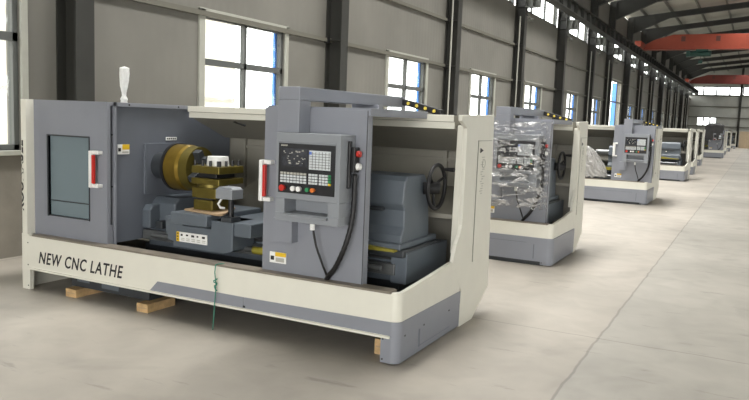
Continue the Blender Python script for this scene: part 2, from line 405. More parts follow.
    k.prism([(.60, .60), (.60, .82), (.66, .87), (1.3, .87), (1.3, .60)], 'x', -2.80, -2.52, 'cast_grey')
    k.prism([(.48, .60), (.48, .76), (.52, .81), (.6, .81), (.6, .60)], 'x', -2.80, -2.70, 'cast_grey')
    k.box(-2.66, -2.58, .50, .60, .60, .67, 'dark_cast')
    k.build('headstock', R, .012)
    # chuck
    cy, cz = .69, 1.15
    ck = MB(); ck.cyl((-2.80, cy, cz), (-2.59, cy, cz), .12, .13, 32, 'dark_cast')
    ck.cyl((-2.59, cy, cz), (-2.56, cy, cz), .212, .212, 48, 'black_panel')
    ck.cyl((-2.56, cy, cz), (-2.43, cy, cz), .205, .205, 48, 'brass'); ck.cyl((-2.43, cy, cz), (-2.40, cy, cz), .205, .195, 48, 'brass')
    ck.cyl((-2.40, cy, cz), (-2.31, cy, cz), .195, .19, 48, 'oiled_brass'); ck.cyl((-2.312, cy, cz), (-2.309, cy, cz), .06, .06, 24, 'dark_cast')
    co = ck.build('chuck', R)
    for i in range(4):
        a = i*PI/2+.5; J = MB(); J.box(-2.33, -2.24, -.028, .028, .07, .18, 'dark_cast'); J.box(-2.24, -2.2, -.022, .022, .07, .12, 'dark_cast')
        J.v = [(x, cy+y*math.cos(a)-z*math.sin(a), cz+y*math.sin(a)+z*math.cos(a)) for x, y, z in J.v]; J.build('jaw', co, .004)
    # bed
    b = MB()
    b.box(-2.79, -.25, .56, .72, .44, .60, 'cast_grey'); b.prism([(.56, .60), (.60, .63), (.64, .63), (.68, .60)], 'x', -2.5, -.22, 'steel_way')
    b.box(-2.75, -.25, 1.1, 1.26, .44, .60, 'cast_grey'); b.box(-2.5, -.22, 1.14, 1.22, .60, .63, 'steel_way')
    b.box(-2.75, -.35, .72, 1.1, .40, .48, 'dark_cast'); b.box(-2.9, -.3, .62, 1.2, .2, .44, 'dark_cast')
    b.box(-2.79, -.28, .48, .56, .50, .585, 'steel_way')
    b.box(-.32, -.19, .50, 1.28, .44, .675, 'cast_grey')
    bo = b.build('bed', R, .006)
    ls = MB(); ls.cyl((-2.6, .40, .56), (-.35, .40, .56), .022, .022, 12, 'steel_way'); ls.cyl((-1.5, .40, .56), (-1.1, .40, .56), .03, .03, 12, 'olive_cover')
    ls.build('lead_screw', R)
    # base under the machine
    q = MB(); q.box(-3.28, -2.35, .12, 1.3, .072, .2, 'dark_cast'); q.box(-2.35, -.25, .2, 1.3, .11, .2, 'dark_cast')
    q.box(-3.2, -3.05, .115, .12, .12, .16, 'cast_grey'); q.box(-2.9, -2.7, .115, .12, .1, .14, 'cast_grey'); q.box(-3.63, -.13, .03, .12, .19, .2, 'dark_cast')
    q.build('pedestal', R)
    tr = MB(); tr.box(-3.70, -.09, .115, 1.2, .30, .31, 'dark_cast'); tr.box(-3.64, -.07, -.001, .10, .488, .503, 'tray_metal'); tr.box(-3.64, -.09, .10, .115, .30, .503, 'tray_metal')
    tr.build('chip_tray', R)
    # carriage
    cs = -0.0 if door else .3
    a = MB()
    a.prism([(-2.26, .76), (-2.26, .585), (-2.20, .575), (-2.20, .53), (-1.66, .53), (-1.58, .56), (-1.58, .79), (-1.80, .79), (-1.80, .72), (-2.1, .72), (-2.1, .76)], 'y', .23, .52, 'cast_grey')
    a.box(-2.18, -1.80, .18, .9, .735, .83, 'cast_grey')
    a.box(-2.35, -2.15, .3, .9, .62, .77, 'cast_grey')
    a.box(-1.80, -1.42, .25, 1.2, .68, .79, 'cast_grey'); a.box(-2.2, -1.42, .5, 1.25, .635, .74, 'dark_cast')
    ao = a.build('carriage', R, .008)
    if detail > 1:
        lb = MB(); lb.box(-2.15, -1.83, .22, .228, .585, .665, 'white_plastic'); lb.box(-2.15, -2.12, .218, .2205, .585, .665, 'yellow_label')
        for i, ww in enumerate((.02, .022, .03, .018, .03)): lb.box(-2.105+.056*i, -2.105+ww+.056*i, .2185, .2205, .633+.004*(i % 2), .65, 'ink')
        for i in range(2):
            for j in range(5): lb.box(-2.10+.055*j, -2.065+.055*j, .2185, .2205, .598+.014*i, .603+.014*i, 'faint_ink')
        for i in range(3): lb.box(-2.142, -2.128, .2165, .2185, .598+.024*i, .608+.024*i, 'ink')
        lb.build('instruction_plate', ao)
    bd = MB(); bd.prism([(-2.14, .30), (-1.72, .22), (-1.70, .26), (-1.9, .66), (-2.14, .66)], 'z', .832, .846, 'cardboard')
    bd.build('slide_cover', R)
    # tool post
    tp = MB(); tp.box(-2.08, -1.88, .34, .62, .846, .93, 'oiled_brass'); tp.box(-2.09, -1.84, .33, .63, .945, 1.03, 'oiled_brass')
    tp.box(-2.07, -1.9, .36, .6, .93, .945, 'dark_cast')
    tp.cyl((-1.995, .48, 1.03), (-1.995, .48, 1.06), .13, .13, 32, 'oiled_brass')
    tp.box(-2.09, -1.80, .32, .64, 1.06, 1.11, 'oiled_brass'); tp.box(-2.05, -1.86, .36, .6, 1.11, 1.15, 'black_panel'); tp.box(-2.09, -1.80, .32, .64, 1.15, 1.21, 'oiled_brass')
    to = tp.build('tool_post', R, .006)
    cp = MB(); cp.cyl((-1.945, .48, 1.21), (-1.945, .48, 1.285), .095, .085, 28, 'white_plastic'); cp.build('cap', to)
    if detail > 1:
        for i in range(4):
            for (bx, by) in ((-2.07+.08*i, .345), (-1.825, .36+.08*i)):
                MB().cyl((bx, by, 1.21), (bx, by, 1.255), .012, .012, 8, 'black_panel').build('bolt', to)
    # coolant cap on stalk
    wl = MB(); wl.box(-1.73, -1.57, .20, .34, .975, 1.05, 'control_grey'); wl.prism([(-1.73, 1.05), (-1.57, 1.05), (-1.59, 1.068), (-1.71, 1.068)], 'y', .21, .33, 'control_grey')
    wl.cyl((-1.64, .28, .79), (-1.64, .28, .975), .028, .02, 10, 'black_rubber'); wl.tube([(-1.70, .24, .975), (-1.72, .22, .93), (-1.69, .21, .905), (-1.66, .23, .90)], .010, 8, 'white_plastic')
    wl.box(-1.69, -1.59, .22, .34, .79, .83, 'dark_cast')
    wl.build('cutter_head', R, .006)
    # tailstock
    ts = MB()
    ts.prism([(.50, .68), (.50, .80), (.54, .86), (.54, .98), (.50, 1.03), (.53, 1.2), (.57, 1.235), (.88, 1.235), (.95, 1.15), (1.0, .8), (1.0, .68)], 'x', -.95, -.24, 'cast_grey')
    ts.box(-.98, -.2, .46, 1.1, .64, .70, 'dark_cast'); ts.box(-.97, -.22, .44, 1.12, .70, .745, 'cast_grey')
    ts.cyl((-1.25, .72, 1.08), (-.9, .72, 1.08), .06, .06, 20, 'steel_way'); ts.cyl((-1.4, .72, 1.08), (-1.25, .72, 1.08), .005, .045, 16, 'steel_way')
    ts.cyl((-.24, .85, 1.13), (-.14, .92, 1.13), .05, .04, 16, 'black_rubber')
    ts.box(-.9, -.4, .49, .54, .97, 1.0, 'dark_cast'); ts.cyl((-.66, .47, .93), (-.66, .52, .93), .018, .018, 10, 'white_plastic')
    tso = ts.build('tailstock', R, .012)
    oc = MB(); oc.prism([(-1.1, .755), (-.72, .75), (-.5, .72), (-.25, .705), (-.25, .69), (-1.1, .69)], 'y', .40, .50, 'olive_cover'); oc.build('way_wiper', tso)
    hw = MB(); wx, wy, wz, wr = -.17, .95, 1.14, .17
    hw.tube([(wx, wy+wr*math.cos(2*PI*i/36), wz+wr*math.sin(2*PI*i/36)) for i in range(36)], .016, 8, 'black_rubber', True)
    for i in range(3):
        an = .4+i*2*PI/3; hw.tube([(wx-.02, wy, wz), (wx-.02, wy+wr*.5*math.cos(an), wz+wr*.5*math.sin(an)), (wx, wy+wr*math.cos(an), wz+wr*math.sin(an))], .012, 6, 'black_rubber')
    hw.cyl((wx-.06, wy, wz), (wx+.02, wy, wz), .04, .035, 14, 'black_rubber'); hw.cyl((wx, wy+.13, wz+.13), (wx+.09, wy+.13, wz+.13), .012, .018, 10, 'black_rubber')
    hw.build('handwheel', tso)
    # --- sliding door
    if door:
        s = dshift
        dr = MB(); dr.box(-1.18+s, -.33+s, .08, .11, .487, 1.70)
        dr.box(-1.18+s, -.33+s, .11, 1.03, 1.69, 1.715); dr.box(-1.18+s, -1.15+s, .11, .16, .487, 1.69); dr.box(-.36+s, -.33+s, .11, .15, .487, 1.69)
        dr.box(-.329+s, -.31+s, .081, 1.029, 1.662, 1.716); dr.box(-1.03+s, -.87+s, .0, .08, .74, .915); dr.box(-.335+s, -.33+s, .078, .08, .487, 1.70, 'ink')
        do = dr.build('sliding_door', R, .004)
        handle(do, -1.13+s, .08, 1.02, 1.32, red=(detail > 1))
        lb = MB(); lb.box(-1.11+s, -.965+s, .075, .08, .565, .645, 'white_plastic')
        lb.box(-1.06+s, -.965+s, .073, .075, .615, .645, 'yellow_label'); lb.box(-1.10+s, -1.07+s, .073, .075, .585, .615, 'ink')
        lb.box(-1.055+s, -.98+s, .0735, .075, .575, .605, 'faint_ink'); lb.build('warning_label', do)
        # overhead arm with neck
        n_ = MB(); n_.box(-.966+s, -.789+s, -.066, min(1.62, depth-.1), 1.755, 1.845); n_.box(-.966+s, -.789+s, -.066, .078, 1.53, 1.755)
        n_.box(-1.0+s, -.75+s, 1.03, 1.12, 1.70, 1.76)
        no = n_.build('overhead_arm', R, .004)
        ch = MB()
        ya = min(1.62, depth-.1)
        for i in range(9):
            t_ = i/8; x = -.785+s+t_*.33; z = 1.80-.078*t_**1.1
            ch.prism([(x, z-.026), (x+.040, z-.034), (x+.040, z+.020), (x, z+.028)], 'y', ya-.07, ya-.005, 'black_rubber')
            if i % 2 == 1: ch.cyl((x+.02, ya-.08, z-.002), (x+.02, ya-.07, z-.002), .014, .014, 10, 'yellow_dot')
        ch.build('cable_chain', R, .004)
        # control box
        cb = MB(); m_ = 'control_grey'; X0, X1, Y0, Y1, Z0, Z1 = -.932+s, -.419+s, -.123, .078, .918, 1.53
        cb.box(X0, X1, Y0, Y1, 1.076, Z1, m_); cb.box(X0, X1, Y0, Y1, Z0, .978, m_)
        cb.box(X0, -.855+s, Y0, Y1, .978, 1.076, m_); cb.box(-.505+s, X1, Y0, Y1, .978, 1.076, m_); cb.box(-.855+s, -.505+s, .02, Y1, .978, 1.076, m_)
        cb.box(-.91+s, -.45+s, Y0-.006, Y0, 1.465, 1.475, m_)
        cb.box(-.86+s, -.50+s, Y0-.025, Y0+.02, .955, .972, m_)
        cbo = cb.build('control_box', R, .005)
        fp = MB().box(-.905+s, -.455+s, Y0-.008, Y0-.001, 1.118, 1.458, 'black_panel')
        fp.build('control_panel', cbo)
        yf = Y0-.008
        sc = MB(); sc.box(-.878+s, -.668+s, yf-.003, yf, 1.305, 1.425, 'screen_dark')
        if detail > 0:
            rnd = random.Random(3)
            for i in range(26):
                x = rnd.uniform(-.87, -.69)+s; z = rnd.uniform(1.315, 1.41); sc.box(x, x+rnd.uniform(.004, .018), yf-.005, yf-.003, z, z+rnd.uniform(.003, .01), 'faint_ink')
        sc.build('monitor', cbo)
        kp = MB(); kp.box(-.655+s, -.487+s, yf-.003, yf, 1.29, 1.418, 'screen_white')
        if detail > 0:
            for i in range(6): kp.box(-.65+s, -.49+s, yf-.0045, yf-.003, 1.305+.018*i, 1.308+.018*i, 'frame_dark')
            for i in range(6): kp.box(-.63+.026*i+s, -.627+.026*i+s, yf-.0045, yf-.003, 1.295, 1.41, 'frame_dark')
            kp.box(-.653+s, -.635+s, yf-.006, yf-.003, 1.39, 1.41, 'blue_patch')
        kp.build('key_sheet', cbo)
        ky = MB(); ks = MB()
        for j in range(4):
            for i in range(8): ky.box(-.885+.027*i+s, -.864+.027*i+s, yf-.006, yf, 1.19+.019*j, 1.204+.019*j, 'screen_white' if j < 3 else 'faint_ink')
            for i in range(3): ks.box(-.655+.025*i+s, -.634+.025*i+s, yf-.006, yf, 1.19+.019*j, 1.204+.019*j, 'screen_white')
            for i in range(4): ks.box(-.572+.024*i+s, -.552+.024*i+s, yf-.006, yf, 1.19+.019*j, 1.204+.019*j, 'green_button' if (i == 3 and j > 0) else ('yellow_label' if i == 3 else 'screen_white'))
        ky.build('keypad', cbo); ks.build('function_keys', cbo)
        if detail > 1:
            mk = MB()
            for i in range(6): mk.box(-.885+.009*i+s, -.879+.009*i+s, yf-.002, yf, 1.437+.002*(i % 2), 1.449, 'faint_ink')
            mk.build('maker_mark', cbo)
        for nm, x, c_, r_ in (('emergency_button', -.861, 'red_button', .022), ('knob', -.772, 'white_plastic', .018), ('knob', -.726, 'white_plastic', .018), ('push_button', -.656, 'green_button', .014), ('push_button', -.614, 'orange_button', .015)):
            MB().cyl((x+s, yf-.025, 1.152), (x+s, yf, 1.152), r_, r_*.9, 16, c_).build(nm, cbo)
        # side mounted pendant and hose
        pd = MB(); x_ = -.419+s; pd.box(x_, x_+.02, -.03, .0, 1.17, 1.49, 'black_rubber'); pd.box(x_, x_+.045, -.01, .06, 1.28, 1.45, 'black_rubber')
        po = pd.build('hand_pendant', cbo, .006)
        MB().cyl((x_+.045, .03, 1.405), (x_+.068, .03, 1.405), .022, .02, 16, 'red_button').build('knob', po)
        MB().cyl((x_+.045, .035, 1.32), (x_+.07, .035, 1.32), .026, .02, 16, 'white_plastic').build('dial', po)
        ho = MB()
        hp = [(x_+.03, .03, 1.27), (x_+.03, .03, 1.1), (x_+.025, .02, .95), (x_+.005, .0, .82), (x_-.04, .0, .7), (x_-.10, .02, .6), (x_-.16, .05, .54), (x_-.2, .07, .49)]
        # smooth
        def cr(P, n=5):
            out = []
            for i in range(len(P)-1):
                a0, a1, a2, a3 = [Vector(P[max(0, min(len(P)-1, i+q))]) for q in (-1, 0, 1, 2)]
                for t in range(n):
                    u = t/n; out.append(.5*((2*a1)+(-a0+a2)*u+(2*a0-5*a1+4*a2-a3)*u*u+(-a0+3*a1-3*a2+a3)*u**3))
            return out+[Vector(P[-1])]
        sp = cr(hp, 6); ho.tube(sp, [.017+.0025*(i % 2) for i in range(len(sp))], 10, 'black_rubber')
        ho.build('hose', R)
        cc = MB(); cc.tube(cr([(-.685+s, -.02, .92), (-.68+s, -.01, .84), (-.66+s, .0, .74), (-.62+s, .02, .62), (-.59+s, .07, .49)], 5), .008, 8, 'black_rubber')
        cc.cyl((-.685+s, -.02, .86), (-.685+s, -.02, .92), .018, .018, 12, 'white_plastic'); cc.build('cable', R)
    return R

L1 = lathe(-2.0, 4.27, 'nearest grey and cream CNC lathe with NEW CNC LATHE lettering on its front panel', text_on=True)
L2 = lathe(-2.0, 8.38, 'second lathe from the camera, its control box wrapped in clear film', dshift=.22, depth=1.58, full_base=True)
L3 = lathe(-2.0, 16.6, 'third lathe along the row, uncovered control box near its right end', dshift=.40, depth=2.1, detail=1, full_base=True)
L4 = lathe(-1.95, 25.35, 'fourth lathe along the row, its working area open with no door in front', door=False, depth=2.1, detail=1, full_base=True)
L5 = lathe(-2.0, 29.5, 'fifth lathe along the row, only its open right end showing behind the fourth', door=False, detail=0)
L6 = lathe(-2.25, 37.5, 'sixth lathe along the row, last before the wide gap', door=False, detail=0)
L7 = lathe(-1.75, 50.0, 'distant lathe with a dark cover over its top, after the row\'s gap', dshift=.3, detail=0, full_base=True)
L8 = lathe(-1.9, 58.0, 'distant lathe right behind the one with the dark cover', door=False, detail=0)
L9 = lathe(-1.9, 68.0, 'last but one lathe towards the far wall', door=False, detail=0)
L10 = lathe(-1.8, 80.0, 'farthest lathe, dark end standing before the far wall', detail=0)

# ------------------------------------------------------------ small things around the machines
def wood_block(x, y, w, h, l, label):
    b = MB(); b.box(-w/2, w/2, -.02, l, 0, h, 'wood'); b.box(-w/2+.01, w/2-.01, -.021, -.02, h*.45, h*.55, 'cardboard')
    b.build('wooden_block', None, .004, (x, y, 0), label=label, category='wooden block', group='wooden blocks under the nearest lathe')
wood_block(-5.17, 4.31, .13, .071, .3, 'leftmost wooden block propping the nearest lathe')
wood_block(-4.33, 4.31, .12, .071, .3, 'middle wooden block under the nearest lathe, below the slanted start of its grey stripe')
wood_block(-2.20, 4.46, .12, .109, .9, 'short wooden block beside the grey end base of the nearest lathe')

s = MB(); s.tube([(-3.517, 4.225, .51), (-3.52, 4.22, .45), (-3.53, 4.245, .37), (-3.525, 4.24, .31), (-3.535, 4.24, .2), (-3.54, 4.24, .1), (-3.545, 4.235, .0)], .004, 6, 'green_string')
s.tube([(-3.53+.015*math.cos(i*1.3), 4.24+.01*math.sin(i*1.9), .40-.009*i) for i in range(12)], .005, 6, 'green_string')
s.tube([(-3.517, 4.225, .51), (-3.515, 4.26, .512), (-3.515, 4.33, .50)], .004, 6, 'green_string')
s.build('string', None, label='thin green string with a knot hanging from the lip of the nearest lathe', category='string')

bg = MB()
prof = [(0, .03), (.03, .05), (.06, .04), (.08, .048), (.11, .028), (.14, .03), (.2, .05), (.27, .06), (.34, .064), (.39, .06), (.405, .0)]
def bagf(u, v):
    k = v*(len(prof)-1); i = min(int(k), len(prof)-2); t = k-i
    z = prof[i][0]*(1-t)+prof[i+1][0]*t; r = (prof[i][1]*(1-t)+prof[i+1][1]*t)*.72
    a = u*2*PI; r *= 1+.13*math.sin(a*5+z*9)+.06*math.sin(a*11+z*30)
    return (r*math.cos(a), r*math.sin(a)*.8, z*.93)
bg.grid(bagf, 40, 40, 'foam')
bg.build('wrapped_lamp', None, 0, (-5.28, 5.0, 1.665), label='signal lamp wrapped in white foam standing on the nearest lathe', category='lamp')

# stretch film on the second lathe
def film(name, pts_fn, nu, nv, loc, label, rnd, amp, category='plastic film', m='stretch_film'):
    rr = random.Random(rnd); g = MB()
    ph = [(rr.uniform(0, 6), rr.uniform(3, 14), rr.uniform(3, 14), rr.uniform(.3, 1)) for _ in range(9)]
    def f(u, v):
        x, y, z, nx, ny, nz = pts_fn(u, v)
        d = sum(w*math.sin(p+a*u*3+b*v*3+1.5*math.sin(b*u*2)) for p, a, b, w in ph)/5
        d = amp*(1-abs(d)*1.6)
        return (x+nx*d, y+ny*d, z+nz*d)
    g.grid(f, nu, nv, m)
    return g.build(name, None, 0, loc, label=label, category=category)
def wrapbox(u, v):
    # runs from the left of the control box round its front to the door's right edge
    X0, X1, Y0, Y1 = -.76, -.19, -.165, .05
    if u < .55: t = u/.55; x = X0+(X1-X0)*t; y = Y0; nx, ny = 0, -1
    elif u < .65: t = (u-.55)/.1; x = X1+.03*t; y = Y0+(Y1-Y0)*t; nx, ny = .7, -.7
    else: t = (u-.65)/.35; x = X1+.03+.06*t; y = Y1+.0*t; nx, ny = 0, -1
    z = .66+1.02*v
    if v < .28 and u < .6: y += (1-v/.28)**1.3*.13
    return x, y, z, nx, ny, 0
film('stretch_film', wrapbox, 90, 60, (-2.0, 8.38, 0), 'crinkled clear film wrapped around the second lathe\'s control box', 3, .035)
def heap(u, v):
    a = u*PI; r = .12+.36*math.sin(v*PI)**.6
    x = -1.25+.75*(v-.5); z = .515+max(0, math.sin(a))*r*1.35*(1.3-.7*v); y = .12+ -math.cos(a)*r*.3
    return x, y, z, 0, -.5*math.cos(a)*0+-.4, .6
f2 = film('plastic_heap', heap, 60, 60, (-2.0, 16.6, 0), 'crumpled translucent plastic sheet heaped on the left of the third lathe', 9, .10, 'plastic sheet', 'foggy_film')

tp = MB()
def tarpf(u, v):
    a = u*2*PI; sx = max(-1, min(1, 1.5*math.cos(a))); sy = max(-1, min(1, 1.5*math.sin(a)))
    z = .95*v
    sc = 1 if v < .75 else max(0, 1-(v-.75)/.25)**.6
    top = .95*min(1, v/.8)
    return ((.5+.03*math.sin(a*7+z*4))*sx*sc, (.72+.03*math.sin(a*9))*sy*sc, top+.04*math.sin(a*3)*(v)+(.06 if v > .9 else 0))
tp.grid(tarpf, 64, 24, 'tarp')
tp.build('dark_cover', None, 0, (-2.38, 50.6, 1.12), label='dark cloth cover draped over the top of the distant lathe', category='cover')
cr_ = MB(); cr_.box(-1.5, 2.6, 0, 1.8, 0, 1.75, 'tan')
for i in range(9): cr_.box(-1.5+.5*i, -1.42+.5*i, -.03, 0, 0, 1.75, 'tan')
for z in (0, .82, 1.65): cr_.box(-1.5, 2.6, -.02, 0, z, z+.1, 'tan')
cr_.build('wooden_crate', None, .005, (-.1, 85.5, 0), label='long tan crate on the floor at the far right end of the hall', category='crate')

# ------------------------------------------------------------ building
XL, XR, YN, YF = -7.05, 17.0, -14.0, 90.2
COLS = [5.68, 11.42, 17.04, 22.7, 28.2, 33.8, 38.3, 44.0, 49.4, 55.1, 60.8, 66.5, 72.2, 77.9, 83.6, 89.3]
COLS = [5.68-5.62*3, 5.68-5.62*2, 5.68-5.62]+COLS
fl = MB(); fl.box(XL-.3, XR+.3, YN-.3, YF+.3, -.2, 0, 'concrete'); struct(fl.build('floor'))
gr = MB(); gr.box(-60, 60, -60, 150, -.4, -.21, 'ground'); struct(gr.build('ground'))

WIN = [(3.15, 5.22), (8.14, 10.13), (13.95, 15.95), (19.0, 21.0), (24.2, 26.3), (30.3, 32.3), (35.5, 37.5), (46.3, 48.3), (51.8, 53.8), (57.4, 59.4), (63.1, 65.1), (68.8, 70.8), (74.5, 76.5), (80.2, 82.2), (-4, -2), (-9.5, -7.5)]
DOOR = (40.1, 43.2)
SILL, HEAD, CL0, CL1, EAVE = 1.16, 3.03, 5.33, 6.5, 7.75
def long_wall(xa, xb, wins, door, name):
    w = MB(); m = 'wall_panel'
    ys = YN
    d0, d1 = door if door else (1e3, 1e3)
    # plinth
    segs = [(YN, d0), (d1, YF)] if door else [(YN, YF)]
    for a, b in segs: w.box(xa, xb, a, b, 0, SILL-.04, 'plinth'); w.box(xa, xb, a, b, SILL-.04, SILL, 'girt_paint')
    cuts = sorted(list(wins)+([door] if door else []))
    y = YN
    for a, b in cuts:
        w.box(xa, xb, y, a, SILL, HEAD, m); y = b
    w.box(xa, xb, y, YF, SILL, HEAD, m)
    top = 4.15
    for a, b in segs: w.box(xa, xb, a, b, HEAD, top, m)
    w.box(xa, xb, YN, YF, top, CL0, m); w.box(xa, xb, YN, YF, CL1, EAVE, m)
    return struct(w.build(name))
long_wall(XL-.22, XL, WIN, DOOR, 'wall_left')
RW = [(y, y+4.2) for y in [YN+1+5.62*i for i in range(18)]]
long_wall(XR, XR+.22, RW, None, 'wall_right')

def window(i, xf, a, b, z0, z1, sgn=1, blue=True, cols=2, rows=2, simple=False, bar=.06):
    W = root_s = bpy.data.objects.new('window_%d' % i, None); C.objects.link(W); W.location = (xf, a, z0); W['kind'] = 'structure'
    f = MB(); w, h = b-a, z1-z0; t = .06
    X = lambda p, q: (min(p*sgn, q*sgn), max(p*sgn, q*sgn))
    x0, x1 = X(-.11, -.03)
    f.box(x0, x1, 0, t, 0, h, 'frame_dark'); f.box(x0, x1, w-t, w, 0, h, 'frame_dark')
    f.box(x0, x1, 0, w, 0, t, 'frame_dark'); f.box(x0, x1, 0, w, h-t, h, 'frame_dark')
    for c in range(1, cols): f.box(x0, x1, w*c/cols-bar/2, w*c/cols+bar/2, 0, h, 'frame_dark')
    if rows == 2: f.box(x0, x1, 0, w, h*.62, h*.62+.09, 'frame_dark')
    f.build('window_frame', W, 0)
    if not simple:
        tr = MB(); x0, x1 = X(0, .035)
        tr.box(x0, x1, -.12, 0, -.05, h+.06, 'frame_pale'); tr.box(x0, x1, w, w+.08, -.05, h+.06, 'frame_pale')
        tr.box(x0, x1, -.12, w+.08, h, h+.07, 'frame_pale'); x0, x1 = X(-.03, .09); tr.box(x0, x1, -.12, w+.08, -.05, 0, 'frame_pale')
        tr.build('window_trim', W, .004)
        if blue:
            bl = MB(); x0, x1 = X(-.17, -.125); bl.box(x0, x1, w-.09, w-.01, 0, h, 'blue_film'); bl.build('window_liner', W, label='bright blue protective film')
    x0, x1 = X(-.075, -.068)
    MB().box(x0, x1, t, w-t, t, h-t, 'pane_glass').build('pane', W)
    return W
wi = 1
for a, b in WIN:
    window(wi, XL, a, b, SILL, HEAD, blue=(a != 3.15)); wi += 1
for k in range(len(COLS)-1):     # clerestory, one per bay
    a = COLS[k]+.3; b = COLS[k+1]-.1
    if b > YF: b = YF-.2
    window(wi, XL, max(a, YN+.2), b, CL0, CL1, cols=3, rows=1, simple=True, bar=.035); wi += 1
for a, b in RW: window(wi, XR, a, b, SILL, HEAD, sgn=-1, cols=4, simple=True); wi += 1
for k in range(17):
    a = YN+.5+6.1*k; window(wi, XR, a, min(a+5.9, YF-.2), CL0, CL1, sgn=-1, cols=6, rows=1, simple=True); wi += 1
# fill above the openings where clerestory posts stand
for sx_, nm in ((XL-.2, 'trim_1'), (XR+.02, 'trim_2')):
    m_ = MB()
    for k in range(-3, 16):
        y = COLS[k+3]
        if sx_ < 0 and YN < y-.2 and y+.2 < YF: m_.box(sx_, sx_+.05, y-.1, y+.3, CL0, CL1, 'wall_panel')
        yy = YN+.4+6.1*(k+3)
        if sx_ > 0 and yy < YF: m_.box(sx_, sx_+.18, yy, yy+.1, CL0, CL1, 'wall_panel')
    struct(m_.build(nm))
# tall door opening with blue leaf
D = bpy.data.objects.new('door_1', None); C.objects.link(D); D.location = (XL, DOOR[0], 0); D['kind'] = 'structure'
f = MB(); f.box(-.15, .03, -.08, 0, 0, 4.2, 'frame_pale'); f.box(-.15, .03, 3.1, 3.18, 0, 4.2, 'frame_pale'); f.box(-.15, .03, -.08, 3.18, 4.15, 4.25, 'frame_pale'); f.build('door_frame', D)
f = MB(); f.box(-.44, -.2, 3.02, 3.09, 0, 4.13, 'blue_film'); f.build('door_leaf', D)

# far wall
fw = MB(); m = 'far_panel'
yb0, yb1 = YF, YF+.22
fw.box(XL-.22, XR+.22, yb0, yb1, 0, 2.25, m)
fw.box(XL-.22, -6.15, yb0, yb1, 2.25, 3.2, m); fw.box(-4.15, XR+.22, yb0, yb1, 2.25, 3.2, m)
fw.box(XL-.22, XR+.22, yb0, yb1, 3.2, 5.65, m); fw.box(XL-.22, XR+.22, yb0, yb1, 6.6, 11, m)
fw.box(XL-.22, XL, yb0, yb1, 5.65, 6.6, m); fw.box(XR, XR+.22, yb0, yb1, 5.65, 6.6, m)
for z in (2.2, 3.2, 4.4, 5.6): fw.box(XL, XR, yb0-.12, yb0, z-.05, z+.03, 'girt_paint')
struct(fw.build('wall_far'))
def yframe(i, x0, x1, z0, z1, cols):
    W = bpy.data.objects.new('window_%d' % i, None); C.objects.link(W); W.location = (x0, YF, z0); W['kind'] = 'structure'
    f = MB(); w, h, t = x1-x0, z1-z0, .06
    for a, b, c, d in ((0, t, 0, h), (w-t, w, 0, h), (0, w, 0, t), (0, w, h-t, h)): f.box(a, b, .02, .1, c, d, 'frame_dark')
    for c in range(1, cols): f.box(w*c/cols-.07, w*c/cols+.07, .02, .1, 0, h, 'frame_dark')
    f.build('window_frame', W); MB().box(t, w-t, .055, .062, t, h-t, 'pane_glass').build('pane', W)
yframe(wi, -6.15, -4.15, 2.25, 3.2, 3); wi += 1
yframe(wi, XL, XR, 5.65, 6.6, 18); wi += 1
fc = MB()
for x in (-1.9, 4, 10): fc.box(x-.12, x+.12, YF-.4, YF-.12, 0, 9, 'column_paint')
struct(fc.build('trim_3'))
# near wall with a wide open gate
nw = MB(); nw.box(XL-.22, -3, YN-.22, YN, 0, 11, 'far_panel'); nw.box(9, XR+.22, YN-.22, YN, 0, 11, 'far_panel'); nw.box(-3, 9, YN-.22, YN, 5.2, 11, 'far_panel')
struct(nw.build('wall_near'))

